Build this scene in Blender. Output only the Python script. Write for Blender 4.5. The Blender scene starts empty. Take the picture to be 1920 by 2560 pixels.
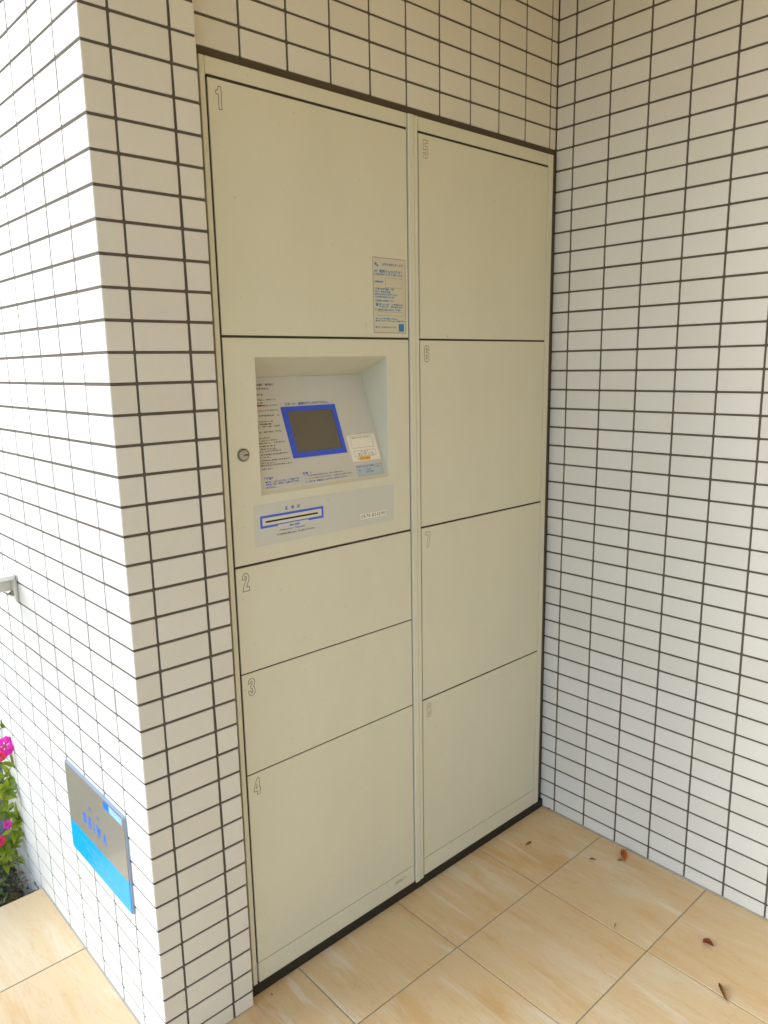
import bpy, bmesh, math, random
from mathutils import Matrix, Vector, Euler
random.seed(7)
scn = bpy.context.scene
C = scn.collection

# ------------------------------------------------------------------ camera
cam_d = bpy.data.cameras.new('camera'); cam = bpy.data.objects.new('camera', cam_d); C.objects.link(cam)
cam.location = (-1.7007, -1.2177, 1.3096)
cam.rotation_euler = (1.3766, 0.0176, -0.7340)
cam_d.sensor_fit = 'HORIZONTAL'; cam_d.sensor_width = 36.0; cam_d.lens = 36.0 * 1866.7 / 1920.0
cam_d.clip_start = 0.02; cam_d.clip_end = 500
scn.camera = cam
CAM_M = (Matrix.Translation(cam.location) @ Euler(cam.rotation_euler).to_matrix().to_4x4()).inverted()
def project(p):
    q = CAM_M @ Vector(p)
    if q.z > -0.02: return None
    return (960 + 1866.7*q.x/-q.z, 1280 - 1866.7*q.y/-q.z)

# ------------------------------------------------------------------ sky, sun, exposure
SUN_DIR = Vector((-0.72, 0.52, 0.46)).normalized()      # towards the sun
w = bpy.data.worlds.new('World'); scn.world = w; w.use_nodes = True
nt = w.node_tree; nt.nodes.clear()
sky = nt.nodes.new('ShaderNodeTexSky'); sky.sky_type = 'NISHITA'; sky.sun_disc = False
sky.sun_elevation = math.asin(SUN_DIR.z); sky.sun_rotation = math.atan2(SUN_DIR.x, SUN_DIR.y)
sky.air_density = 1.0; sky.dust_density = 0.6; sky.ozone_density = 1.0
hs = nt.nodes.new('ShaderNodeHueSaturation'); hs.inputs['Saturation'].default_value = 0.88
bg = nt.nodes.new('ShaderNodeBackground'); bg.inputs[1].default_value = 0.15
out = nt.nodes.new('ShaderNodeOutputWorld')
nt.links.new(sky.outputs[0], hs.inputs['Color']); nt.links.new(hs.outputs[0], bg.inputs[0]); nt.links.new(bg.outputs[0], out.inputs[0])
sl = bpy.data.lights.new('sun', 'SUN'); sl.energy = 0.8; sl.angle = math.radians(36); sl.color = (1.0, 0.985, 0.955)
so = bpy.data.objects.new('sun', sl); C.objects.link(so)
so.rotation_euler = SUN_DIR.to_track_quat('Z', 'Y').to_euler(); so.location = (-4, 3, 6)
scn.view_settings.view_transform = 'Standard'; scn.view_settings.look = 'None'
scn.view_settings.gamma = 1.0; scn.view_settings.exposure = 1.84
scn.view_settings.use_curve_mapping = False
scn.cycles.max_bounces = 10; scn.cycles.diffuse_bounces = 6
scn.cycles.use_denoising = True

# ------------------------------------------------------------------ helpers
def tag(o, label=None, cat=None, group=None, kind=None):
    if label: o['label'] = label
    if cat: o['category'] = cat
    if group: o['group'] = group
    if kind: o['kind'] = kind
    return o
def empty(name, loc=(0,0,0), label=None, cat=None, kind=None, group=None):
    o = bpy.data.objects.new(name, None); C.objects.link(o); o.location = loc; o.empty_display_size = 0.1
    return tag(o, label, cat, group, kind)
def link(name, me, parent=None, mat=None, M=None, kind=None, label=None):
    """M is the world matrix; parents are unrotated empties or meshes"""
    o = bpy.data.objects.new(name, me); C.objects.link(o)
    if mat is not None and not me.materials: me.materials.append(mat)
    M = M if M is not None else Matrix.Identity(4)
    if parent is not None:
        o.parent = parent
        o.matrix_parent_inverse = Matrix.Identity(4)
        pm = world_of(parent)
        o.matrix_basis = pm.inverted() @ M
    else:
        o.matrix_basis = M
    if kind: o['kind'] = kind
    if label: o['label'] = label
    return o
def world_of(o):
    m = o.matrix_basis.copy()
    p = o.parent
    while p is not None:
        m = p.matrix_basis @ m; p = p.parent
    return m
def to_mesh(bm, name, smooth=False):
    me = bpy.data.meshes.new(name); bm.to_mesh(me); bm.free()
    if smooth:
        for p in me.polygons: p.use_smooth = True
    return me
def T(x, y, z): return Matrix.Translation((x, y, z))
def bx(bm, x0, x1, y0, y1, z0, z1, bev=0.0, mi=0, M=None, seg=1):
    r = bmesh.ops.create_cube(bm, size=1.0)
    vs = r['verts']
    bmesh.ops.scale(bm, vec=(x1-x0, y1-y0, z1-z0), verts=vs)
    bmesh.ops.translate(bm, vec=((x0+x1)/2, (y0+y1)/2, (z0+z1)/2), verts=vs)
    faces = list({f for v in vs for f in v.link_faces})
    if bev > 0:
        e = list({e for v in vs for e in v.link_edges})
        rr = bmesh.ops.bevel(bm, geom=e, offset=bev, segments=seg, profile=0.5, affect='EDGES')
        faces = list({f for v in vs if v.is_valid for f in v.link_faces} | set(rr['faces']))
        vs = list({v for f in faces for v in f.verts})
    for f in faces: f.material_index = mi
    if M is not None: bmesh.ops.transform(bm, matrix=M, verts=vs)
    return vs
def cyl(bm, p0, p1, r0, r1=None, seg=12, mi=0, caps=True):
    r1 = r0 if r1 is None else r1
    p0 = Vector(p0); p1 = Vector(p1); d = p1 - p0
    q = d.to_track_quat('Z', 'Y').to_matrix().to_4x4()
    M = Matrix.Translation((p0+p1)/2) @ q
    r = bmesh.ops.create_cone(bm, cap_ends=caps, segments=seg, radius1=r0, radius2=r1, depth=d.length, matrix=M)
    for f in {f for v in r['verts'] for f in v.link_faces}: f.material_index = mi; f.smooth = len(f.verts) == 4
    return r['verts']
def box_obj(name, parent, mat, x0, x1, y0, y1, z0, z1, bev=0.0, label=None, seg=1, kind=None):
    cx, cy, cz = (x0+x1)/2, (y0+y1)/2, (z0+z1)/2
    bm = bmesh.new(); bx(bm, x0-cx, x1-cx, y0-cy, y1-cy, z0-cz, z1-cz, bev, seg=seg)
    return link(name, to_mesh(bm, name), parent, mat, T(cx, cy, cz), label=label, kind=kind)
def quad(bm, pts, mi=0):
    f = bm.faces.new([bm.verts.new(p) for p in pts]); f.material_index = mi; return f

# ------------------------------------------------------------------ materials
def nodes_of(name):
    m = bpy.data.materials.new(name); m.use_nodes = True
    n = m.node_tree; b = n.nodes['Principled BSDF']; return m, n, b
def plain(name, col, rough=0.5, metal=0.0, var=0.06, scale=18.0, bump=0.0, bscale=300.0, spec=0.5, coat=0.0, blotch=None):
    m, n, b = nodes_of(name)
    b.inputs['Roughness'].default_value = rough; b.inputs['Metallic'].default_value = metal
    b.inputs['Specular IOR Level'].default_value = spec; b.inputs['Coat Weight'].default_value = coat
    tc = n.nodes.new('ShaderNodeTexCoord'); ns = n.nodes.new('ShaderNodeTexNoise')
    ns.inputs['Scale'].default_value = scale; ns.inputs['Detail'].default_value = 5
    n.links.new(tc.outputs['Object'], ns.inputs['Vector'])
    mr = n.nodes.new('ShaderNodeMapRange'); mr.inputs[3].default_value = 1-var; mr.inputs[4].default_value = 1+var
    n.links.new(ns.outputs['Fac'], mr.inputs[0])
    mx = n.nodes.new('ShaderNodeMix'); mx.data_type = 'RGBA'; mx.blend_type = 'MULTIPLY'; mx.inputs[0].default_value = 1
    mx.inputs[6].default_value = (*col, 1)
    n.links.new(mr.outputs[0], mx.inputs[7]); n.links.new(mx.outputs[2], b.inputs['Base Color'])
    if bump > 0:
        n2 = n.nodes.new('ShaderNodeTexNoise'); n2.inputs['Scale'].default_value = bscale; n2.inputs['Detail'].default_value = 3
        n.links.new(tc.outputs['Object'], n2.inputs['Vector'])
        bp = n.nodes.new('ShaderNodeBump'); bp.inputs['Strength'].default_value = bump; bp.inputs['Distance'].default_value = 0.001
        n.links.new(n2.outputs['Fac'], bp.inputs['Height']); n.links.new(bp.outputs[0], b.inputs['Normal'])
    return m
def wear(m, seed, amt=.05):
    n = m.node_tree; b = n.nodes['Principled BSDF']; src = b.inputs['Base Color'].links[0].from_socket
    geo = n.nodes.new('ShaderNodeNewGeometry')
    mp = n.nodes.new('ShaderNodeMapping'); mp.inputs['Scale'].default_value = (1, 1, .45); mp.inputs['Location'].default_value = (seed, 0, 0)
    n.links.new(geo.outputs['Position'], mp.inputs['Vector'])
    a = n.nodes.new('ShaderNodeTexNoise'); a.inputs['Scale'].default_value = 5.5; a.inputs['Detail'].default_value = 8; a.inputs['Roughness'].default_value = .7
    n.links.new(mp.outputs[0], a.inputs['Vector'])
    mr = n.nodes.new('ShaderNodeMapRange'); mr.inputs[1].default_value = .35; mr.inputs[2].default_value = .70; mr.inputs[3].default_value = 1.0; mr.inputs[4].default_value = 1-amt
    n.links.new(a.outputs['Fac'], mr.inputs[0])
    v = n.nodes.new('ShaderNodeTexNoise'); v.inputs['Scale'].default_value = 130; v.inputs['Detail'].default_value = 1
    n.links.new(geo.outputs['Position'], v.inputs['Vector'])
    r = n.nodes.new('ShaderNodeMapRange'); r.inputs[1].default_value = .76; r.inputs[2].default_value = .80; r.inputs[3].default_value = 1.0; r.inputs[4].default_value = .82
    n.links.new(v.outputs['Fac'], r.inputs[0])
    mm = n.nodes.new('ShaderNodeMath'); mm.operation = 'MULTIPLY'; n.links.new(mr.outputs[0], mm.inputs[0]); n.links.new(r.outputs[0], mm.inputs[1])
    x = n.nodes.new('ShaderNodeMix'); x.data_type = 'RGBA'; x.blend_type = 'MULTIPLY'; x.inputs[0].default_value = 1
    n.links.new(src, x.inputs[6]); n.links.new(mm.outputs[0], x.inputs[7]); n.links.new(x.outputs[2], b.inputs['Base Color'])
    rr = n.nodes.new('ShaderNodeMapRange'); rr.inputs[1].default_value = .3; rr.inputs[2].default_value = .7; rr.inputs[3].default_value = .34; rr.inputs[4].default_value = .50
    n.links.new(a.outputs['Fac'], rr.inputs[0]); n.links.new(rr.outputs[0], b.inputs['Roughness'])
def tile_mat(name, col, rough):
    m, n, b = nodes_of(name)
    oi = n.nodes.new('ShaderNodeObjectInfo'); geo = n.nodes.new('ShaderNodeNewGeometry'); tc = n.nodes.new('ShaderNodeTexCoord')
    ad = n.nodes.new('ShaderNodeMath'); ad.operation = 'ADD'
    n.links.new(oi.outputs['Random'], ad.inputs[0]); n.links.new(geo.outputs['Random Per Island'], ad.inputs[1])
    fr = n.nodes.new('ShaderNodeMath'); fr.operation = 'FRACT'; n.links.new(ad.outputs[0], fr.inputs[0])
    rp = n.nodes.new('ShaderNodeValToRGB')
    rp.color_ramp.elements[0].color = (col[0]*.965, col[1]*.96, col[2]*.945, 1); rp.color_ramp.elements[1].color = (col[0]*1.015, col[1]*1.015, col[2]*1.025, 1)
    e = rp.color_ramp.elements.new(.5); e.color = (*col, 1)
    n.links.new(fr.outputs[0], rp.inputs[0])
    n1 = n.nodes.new('ShaderNodeTexNoise'); n1.inputs['Scale'].default_value = 2.2; n1.inputs['Detail'].default_value = 6; n1.inputs['Roughness'].default_value = .65
    n.links.new(geo.outputs['Position'], n1.inputs['Vector'])
    mr = n.nodes.new('ShaderNodeMapRange'); mr.inputs[1].default_value = .3; mr.inputs[2].default_value = .7; mr.inputs[3].default_value = .955; mr.inputs[4].default_value = 1.02
    n.links.new(n1.outputs['Fac'], mr.inputs[0])
    n3 = n.nodes.new('ShaderNodeTexNoise'); n3.inputs['Scale'].default_value = 420; n3.inputs['Detail'].default_value = 2
    n.links.new(geo.outputs['Position'], n3.inputs['Vector'])
    mr3 = n.nodes.new('ShaderNodeMapRange'); mr3.inputs[3].default_value = .95; mr3.inputs[4].default_value = 1.05
    n.links.new(n3.outputs['Fac'], mr3.inputs[0])
    mm = n.nodes.new('ShaderNodeMath'); mm.operation = 'MULTIPLY'; n.links.new(mr.outputs[0], mm.inputs[0]); n.links.new(mr3.outputs[0], mm.inputs[1])
    mx = n.nodes.new('ShaderNodeMix'); mx.data_type = 'RGBA'; mx.blend_type = 'MULTIPLY'; mx.inputs[0].default_value = 1
    n.links.new(rp.outputs[0], mx.inputs[6]); n.links.new(mm.outputs[0], mx.inputs[7]); n.links.new(mx.outputs[2], b.inputs['Base Color'])
    b.inputs['Roughness'].default_value = rough; b.inputs['Specular IOR Level'].default_value = .35
    n2 = n.nodes.new('ShaderNodeTexNoise'); n2.inputs['Scale'].default_value = 160; n2.inputs['Detail'].default_value = 4
    n.links.new(geo.outputs['Position'], n2.inputs['Vector'])
    bp = n.nodes.new('ShaderNodeBump'); bp.inputs['Strength'].default_value = .25; bp.inputs['Distance'].default_value = .0008
    n.links.new(n2.outputs['Fac'], bp.inputs['Height']); n.links.new(bp.outputs[0], b.inputs['Normal'])
    return m
def stone_mat():
    m, n, b = nodes_of('sandstone floor tile')
    oi = n.nodes.new('ShaderNodeObjectInfo'); geo = n.nodes.new('ShaderNodeNewGeometry')
    ad = n.nodes.new('ShaderNodeMath'); ad.operation = 'ADD'
    n.links.new(oi.outputs['Random'], ad.inputs[0]); n.links.new(geo.outputs['Random Per Island'], ad.inputs[1])
    ml = n.nodes.new('ShaderNodeMath'); ml.operation = 'MULTIPLY'; ml.inputs[1].default_value = 23.0; n.links.new(ad.outputs[0], ml.inputs[0])
    def streak(scale, sx, sy, rot, det, rough, dist=0.0):
        mp = n.nodes.new('ShaderNodeMapping'); mp.inputs['Rotation'].default_value = (0, 0, rot); mp.inputs['Scale'].default_value = (sx, sy, 1)
        n.links.new(geo.outputs['Position'], mp.inputs['Vector'])
        t = n.nodes.new('ShaderNodeTexNoise'); t.noise_dimensions = '4D'; t.inputs['Scale'].default_value = scale
        t.inputs['Detail'].default_value = det; t.inputs['Roughness'].default_value = rough; t.inputs['Distortion'].default_value = dist
        n.links.new(mp.outputs[0], t.inputs['Vector']); n.links.new(ml.outputs[0], t.inputs['W'])
        return t
    a = streak(1.0, 12, 2.4, .22, 6, .62, .6)
    r1 = n.nodes.new('ShaderNodeValToRGB'); cr = r1.color_ramp
    cr.elements[0].position = .36; cr.elements[0].color = (.60, .405, .19, 1)
    cr.elements[1].position = .64; cr.elements[1].color = (.68, .575, .40, 1)
    e = cr.elements.new(.45); e.color = (.64, .475, .265, 1)
    e = cr.elements.new(.54); e.color = (.65, .505, .30, 1)
    n.links.new(a.outputs['Fac'], r1.inputs[0])
    c = streak(1.0, 24, 3.4, .26, 3, .5, .8)          # pale sharp streaks
    r2 = n.nodes.new('ShaderNodeValToRGB'); r2.color_ramp.elements[0].position = .60; r2.color_ramp.elements[1].position = .69
    n.links.new(c.outputs['Fac'], r2.inputs[0])
    m1 = n.nodes.new('ShaderNodeMix'); m1.data_type = 'RGBA'; m1.inputs[7].default_value = (.72, .66, .54, 1)
    f1 = n.nodes.new('ShaderNodeMath'); f1.operation = 'MULTIPLY'; f1.inputs[1].default_value = .6
    n.links.new(r2.outputs[0], f1.inputs[0]); n.links.new(f1.outputs[0], m1.inputs[0]); n.links.new(r1.outputs[0], m1.inputs[6])
    d = streak(1.0, 30, 4.5, .24, 4, .55, 1.0)        # thin darker veins
    r3 = n.nodes.new('ShaderNodeValToRGB'); r3.color_ramp.elements[0].position = .485; r3.color_ramp.elements[1].position = .50
    e = r3.color_ramp.elements.new(.515); r3.color_ramp.elements[0].color = (0,0,0,1); r3.color_ramp.elements[1].color = (1,1,1,1); e.color = (0,0,0,1)
    n.links.new(d.outputs['Fac'], r3.inputs[0])
    f2 = n.nodes.new('ShaderNodeMath'); f2.operation = 'MULTIPLY'; f2.inputs[1].default_value = .28
    n.links.new(r3.outputs[0], f2.inputs[0])
    m2 = n.nodes.new('ShaderNodeMix'); m2.data_type = 'RGBA'; m2.inputs[7].default_value = (.50, .29, .13, 1)
    n.links.new(f2.outputs[0], m2.inputs[0]); n.links.new(m1.outputs[2], m2.inputs[6])
    g = n.nodes.new('ShaderNodeTexNoise'); g.inputs['Scale'].default_value = 500; g.inputs['Detail'].default_value = 2
    n.links.new(geo.outputs['Position'], g.inputs['Vector'])
    mg = n.nodes.new('ShaderNodeMapRange'); mg.inputs[3].default_value = .93; mg.inputs[4].default_value = 1.07; n.links.new(g.outputs['Fac'], mg.inputs[0])
    m3 = n.nodes.new('ShaderNodeMix'); m3.data_type = 'RGBA'; m3.blend_type = 'MULTIPLY'; m3.inputs[0].default_value = 1
    n.links.new(m2.outputs[2], m3.inputs[6]); n.links.new(mg.outputs[0], m3.inputs[7]); n.links.new(m3.outputs[2], b.inputs['Base Color'])
    b.inputs['Roughness'].default_value = .42; b.inputs['Specular IOR Level'].default_value = .4
    bp = n.nodes.new('ShaderNodeBump'); bp.inputs['Strength'].default_value = .3; bp.inputs['Distance'].default_value = .001
    g2 = n.nodes.new('ShaderNodeTexNoise'); g2.inputs['Scale'].default_value = 90; g2.inputs['Detail'].default_value = 5
    n.links.new(geo.outputs['Position'], g2.inputs['Vector'])
    n.links.new(g2.outputs['Fac'], bp.inputs['Height']); n.links.new(bp.outputs[0], b.inputs['Normal'])
    return m
def leaf_mat(name, c0, c1, c2, trans=.35):
    m, n, b = nodes_of(name)
    oi = n.nodes.new('ShaderNodeObjectInfo'); geo = n.nodes.new('ShaderNodeNewGeometry')
    ad = n.nodes.new('ShaderNodeMath'); ad.operation = 'ADD'
    n.links.new(oi.outputs['Random'], ad.inputs[0]); n.links.new(geo.outputs['Random Per Island'], ad.inputs[1])
    fr = n.nodes.new('ShaderNodeMath'); fr.operation = 'FRACT'; n.links.new(ad.outputs[0], fr.inputs[0])
    rp = n.nodes.new('ShaderNodeValToRGB'); rp.color_ramp.elements[0].color = (*c0, 1); rp.color_ramp.elements[1].color = (*c2, 1)
    e = rp.color_ramp.elements.new(.5); e.color = (*c1, 1)
    n.links.new(fr.outputs[0], rp.inputs[0]); n.links.new(rp.outputs[0], b.inputs['Base Color'])
    b.inputs['Roughness'].default_value = .45
    tr = n.nodes.new('ShaderNodeBsdfTranslucent'); n.links.new(rp.outputs[0], tr.inputs[0])
    mx = n.nodes.new('ShaderNodeMixShader'); mx.inputs[0].default_value = trans
    o = n.nodes['Material Output']
    n.links.new(b.outputs[0], mx.inputs[1]); n.links.new(tr.outputs[0], mx.inputs[2]); n.links.new(mx.outputs[0], o.inputs[0])
    return m
TILE_C = (.59, .582, .548)
M = {
 'tile': tile_mat('glazed wall tile', TILE_C, .42),
 'grout': plain('dark grout', (.088, .074, .058), .9, var=.15, scale=60, bump=.4),
 'floor': stone_mat(),
 'fgrout': plain('floor grout', (.33, .295, .225), .9, var=.2, scale=50),
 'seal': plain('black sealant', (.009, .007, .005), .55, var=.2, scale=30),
 'bandseal': plain('brown black sealant', (.055, .040, .024), .6, var=.3, scale=12),
 'paint': plain('cream locker paint', (.572, .566, .470), .42, var=.012, scale=3, bump=.12, bscale=700, spec=.4),
 'frame': plain('cream frame paint', (.572, .566, .475), .40, var=.012, scale=3, bump=.1, bscale=700, spec=.4),
 'inside': plain('dark locker interior and gap shade', (.035, .028, .018), .8),
 'sheet': plain('pale grey printed sheet', (.52, .515, .49), .45, var=.02, scale=6, bump=.05),
 'sheet2': plain('pale blue grey printed sheet', (.49, .505, .475), .45, var=.02, scale=6),
 'sheet3': plain('light blue printed label', (.38, .45, .49), .45, var=.02, scale=6),
 'blue': plain('blue bezel', (.035, .085, .62), .35, var=.03),
 'glass': plain('dark display glass', (.115, .10, .070), .14, var=.1, scale=4, spec=.5),
 'inkblue': plain('blue ink', (.06, .12, .45), .6), 'inkgrey': plain('dark grey ink', (.13, .11, .10), .6),
 'inkcyan': plain('cyan blue ink', (.02, .17, .42), .6), 'inkred': plain('red ink', (.5, .05, .04), .6),
 'white': plain('white paper label', (.72, .70, .64), .5, var=.02), 'orange': plain('orange label', (.85, .42, .02), .5, var=.03),
 'clear': plain('clear film label', (.50, .475, .375), .3, var=.01), 'black': plain('black slot', (.004, .003, .003), .7),
 'lock': plain('brushed steel lock', (.30, .30, .25), .38, metal=.75, var=.1, scale=60),
 'alu': plain('pale aluminium', (.72, .73, .71), .38, metal=.25, var=.05, scale=30), 'alu2': plain('grey aluminium bracket', (.60, .58, .53), .5, metal=.1, var=.08, scale=30),
 'steel': plain('steel bolt', (.35, .33, .30), .4, metal=.7),
 'smirror': plain('smoked mirror sign plate', (.30, .28, .23), .34, metal=.30, var=.10, scale=7, coat=.2),
 'scyan': plain('cyan sign strip', (.0, .31, .80), .35, var=.04, scale=12), 'sblue': plain('blue sign lettering', (.015, .16, .80), .35),
 'spale': plain('pale blue sign lettering', (.22, .45, .70), .4), 'sedge': plain('clear acrylic edge', (.27, .34, .48), .2, var=.05),
 'soil': plain('dark soil', (.060, .036, .022), .95, var=.5, scale=25, bump=1.0, bscale=60),
 'render': plain('tan bounce wall plaster', (.66, .57, .32), .8, var=.05, scale=5), 'ceil': plain('amber bounce soffit', (.88, .58, .05), .8, var=.03, scale=3),  # wall and soffit colours picked for warm bounce onto the lockers
 'ground': plain('pale concrete paving', (.26, .26, .245), .9, var=.2, scale=8), 'cable': plain('dark red brown hose', (.09, .035, .04), .5, var=.2),
 'kerb': plain('beige stone kerb', (.55, .47, .33), .7, var=.06, scale=12),
 'stem': plain('brown twig', (.12, .065, .040), .8, var=.3, scale=60),
 'leaf': leaf_mat('azalea leaf', (.16, .24, .022), (.26, .36, .028), (.36, .42, .035)),
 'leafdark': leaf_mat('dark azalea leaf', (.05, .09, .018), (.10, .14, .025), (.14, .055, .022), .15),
 'petal': leaf_mat('magenta petal', (.80, .015, .42), (.86, .02, .50), (.90, .05, .55), .4), 'petalred': leaf_mat('red petal', (.75, .03, .10), (.8, .04, .14), (.75, .05, .2), .4),
 'dryleaf': plain('dry rust leaf', (.42, .10, .015), .6, var=.35, scale=200), 'dryleaf2': plain('dry dark brown leaf', (.19, .045, .012), .65, var=.4, scale=200),
 'dryleaf3': plain('dry tan leaf', (.27, .14, .045), .65, var=.35, scale=200), 'rust': plain('rust stain', (.40, .20, .08), .7),
 'hedge': leaf_mat('hedge leaf', (.03, .06, .015), (.05, .085, .02), (.07, .11, .025), .2),
}
M['numdark'] = plain('dark number outline', (.09, .075, .055), .6); M['numfaint'] = plain('faint brown number outline', (.22, .15, .08), .6)
M['scuff'] = plain('grey scuff', (.34, .31, .24), .6, var=.3, scale=120); M['floorjoint'] = plain('pale joint sealant', (.36, .33, .27), .7)

wear(M['paint'], 0.0); wear(M['frame'], 4.0); wear(M['sheet'], 7.0, .04); wear(M['sheet2'], 9.0, .04)
# ------------------------------------------------------------------ wall tiles
TH = .006
def tile_mesh(wd, ht, th=TH, b=.0011, name='tile'):
    """flat ceramic tile, front face towards -y at y=0, corners clipped, front edge rounded in two steps"""
    bm = bmesh.new()
    def ring(ins, y, c):
        x, z = wd/2-ins, ht/2-ins
        pts = [(-x+c,-z),(x-c,-z),(x,-z+c),(x,z-c),(x-c,z),(-x+c,z),(-x,z-c),(-x,-z+c)]
        return [bm.verts.new((p[0], y, p[1])) for p in pts]
    rs = [ring(0, th, .0016), ring(0, b, .0016), ring(b*.3, b*.3, .0014), ring(b, 0, .001)]
    for a, c in zip(rs[:-1], rs[1:]):
        for i in range(8): bm.faces.new((a[i], a[(i+1) % 8], c[(i+1) % 8], c[i]))
    bm.faces.new(rs[-1])
    return to_mesh(bm, name)
_tm = {}
def tmesh(wd, ht):
    k = (round(wd, 4), round(ht, 4))
    if k not in _tm:
        me = tile_mesh(wd, ht); me.materials.append(M['tile']); _tm[k] = me
    return _tm[k]
def poly_tile(path, ht, name='tile', b=.0011, th=TH):
    """corner tile: 'path' is the outer plan outline; extruded up, inner side 'th' behind"""
    bm = bmesh.new(); n = len(path)
    P = [Vector(p) for p in path]; N = []
    for i in range(n):
        a = P[max(i-1, 0)]; c = P[min(i+1, n-1)]; d = (c-a).normalized(); N.append(Vector((-d.y, d.x)))   # inward = left of travel
    def ring(ins, z):
        out = []
        for i in range(n):
            p = P[i] + N[i]*ins
            if i == 0: p = p + (P[1]-P[0]).normalized()*ins
            if i == n-1: p = p + (P[-2]-P[-1]).normalized()*ins
            out.append(bm.verts.new((p.x, p.y, z)))
        return out
    def back(z): return [bm.verts.new(((P[i]+N[i]*th).x, (P[i]+N[i]*th).y, z)) for i in range(n)]
    r0, r1, r2, r3 = ring(b, -ht/2), ring(0, -ht/2+b), ring(0, ht/2-b), ring(b, ht/2)
    b0, b1 = back(-ht/2), back(ht/2)
    for A, B in ((r0, r1), (r1, r2), (r2, r3), (r3, b1), (b0, r0)):
        for i in range(n-1): bm.faces.new((A[i], A[i+1], B[i+1], B[i]))
    bm.faces.new((b0[0], r0[0], r1[0], r2[0], r3[0], b1[0])); bm.faces.new((b1[-1], r3[-1], r2[-1], r1[-1], r0[-1], b0[-1]))
    bmesh.ops.recalc_face_normals(bm, faces=bm.faces)
    me = to_mesh(bm, name); me.materials.append(M['tile']); return me
def share(Mw, corners):
    """size of a tile in the photograph (px^2), 0 when outside"""
    pts = []
    for c in corners:
        p = project(Mw @ Vector(c))
        if p is None: return 0
        pts.append(p)
    xs = [min(max(p[0], 0), 1920) for p in pts]; ys = [min(max(p[1], 0), 2560) for p in pts]
    w_, h_ = max(xs)-min(xs), max(ys)-min(ys)
    if w_ < 2 or h_ < 2: return 0
    a = 0
    for i in range(len(pts)):
        a += xs[i]*ys[(i+1) % len(pts)] - xs[(i+1) % len(pts)]*ys[i]
    return abs(a)/2
def lay(parent, items, limit=300):
    """items: (mesh, matrix, area). The largest in the picture become parts, the rest one joined part"""
    items.sort(key=lambda t: -t[2])
    vis = [t for t in items if t[2] > 0][:limit]; rest = items[len(vis):]
    for me, Mw, a in vis:
        j = Matrix.Rotation(random.uniform(-.004, .004), 4, 'Z') @ Matrix.Rotation(random.uniform(-.003, .003), 4, 'X')
        off = T(random.uniform(-.00025, .00025), 0, random.uniform(-.0002, .0002))
        link('tile', me, parent, None, Mw @ off @ j)
    if rest:
        bm = bmesh.new(); tmp = {}
        V = []; F = []
        for me, Mw, a in rest:
            b0 = len(V)
            V += [tuple(Mw @ v.co) for v in me.vertices]
            F += [tuple(i+b0 for i in p.vertices) for p in me.polygons]
        me = bpy.data.meshes.new('tiles_beyond'); me.from_pydata(V, [], F); me.materials.append(M['tile'])
        link('tiles', me, parent, None, None, kind='stuff')
Z0 = .0369; P_ = .05; JW = .0048
TOP = 2.5869+.05*6
def rows(zmin, zmax, zcut=None):
    """(centre, height) of the courses between zmin and zmax; joints at Z0 + k*5cm"""
    r = []; k = math.floor((zmin-Z0)/P_)
    while Z0+k*P_ < zmax-.004:
        a = Z0+k*P_+JW/2; b = Z0+(k+1)*P_-JW/2
        a = max(a, zmin); b = min(b, zmax)
        if b-a > .006: r.append(((a+b)/2, b-a))
        k += 1
    return r
def area(Mw, wd, ht): return share(Mw, [(-wd/2, 0, -ht/2), (wd/2, 0, -ht/2), (wd/2, 0, ht/2), (-wd/2, 0, ht/2)])

# right-hand wall: front plane x = 0, runs towards the camera
rw = empty('tiled_wall', (0, 0, 0), 'long wall of off white oblong tiles with dark grout on the right of the lockers', 'wall')
box_obj('wall_core', rw, M['grout'], .0020, .20, -3.1, .2, -.1, TOP)
RZ = Matrix.Rotation(-math.pi/2, 4, 'Z')
it = []
joints = [0.0] + [.0513+.1*i for i in range(31)]
for zc, h in rows(.0015, TOP):
    for i in range(len(joints)-1):
        y0, y1 = joints[i], joints[i+1]
        a = y0 + (JW/2 if i else .0022); b = y1-JW/2
        Mw = T(0, -(a+b)/2, zc) @ RZ
        it.append((tmesh(b-a, h), Mw, area(Mw, b-a, h)))
lay(rw, it)
# wall above the lockers: front plane y = 0
bw = empty('tiled_wall', (-.5, 0, 1.835), 'band of off white tiles above the locker cabinet between pillar and right wall', 'wall')
box_obj('wall_core', bw, M['grout'], -1.03, .0014, .0020, .20, 1.8362, TOP)
it = []
joints = [.0] + [.0255+.1*i for i in range(11)]
for zc, h in rows(1.8362, TOP):
    for i in range(len(joints)-1):
        a = joints[i] + (JW/2 if i else .0022); b = joints[i+1]-JW/2
        if i == len(joints)-2: b = 1.0285
        Mw = T(-(a+b)/2, 0, zc)
        it.append((tmesh(b-a, h), Mw, area(Mw, b-a, h)))
lay(bw, it)
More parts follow.
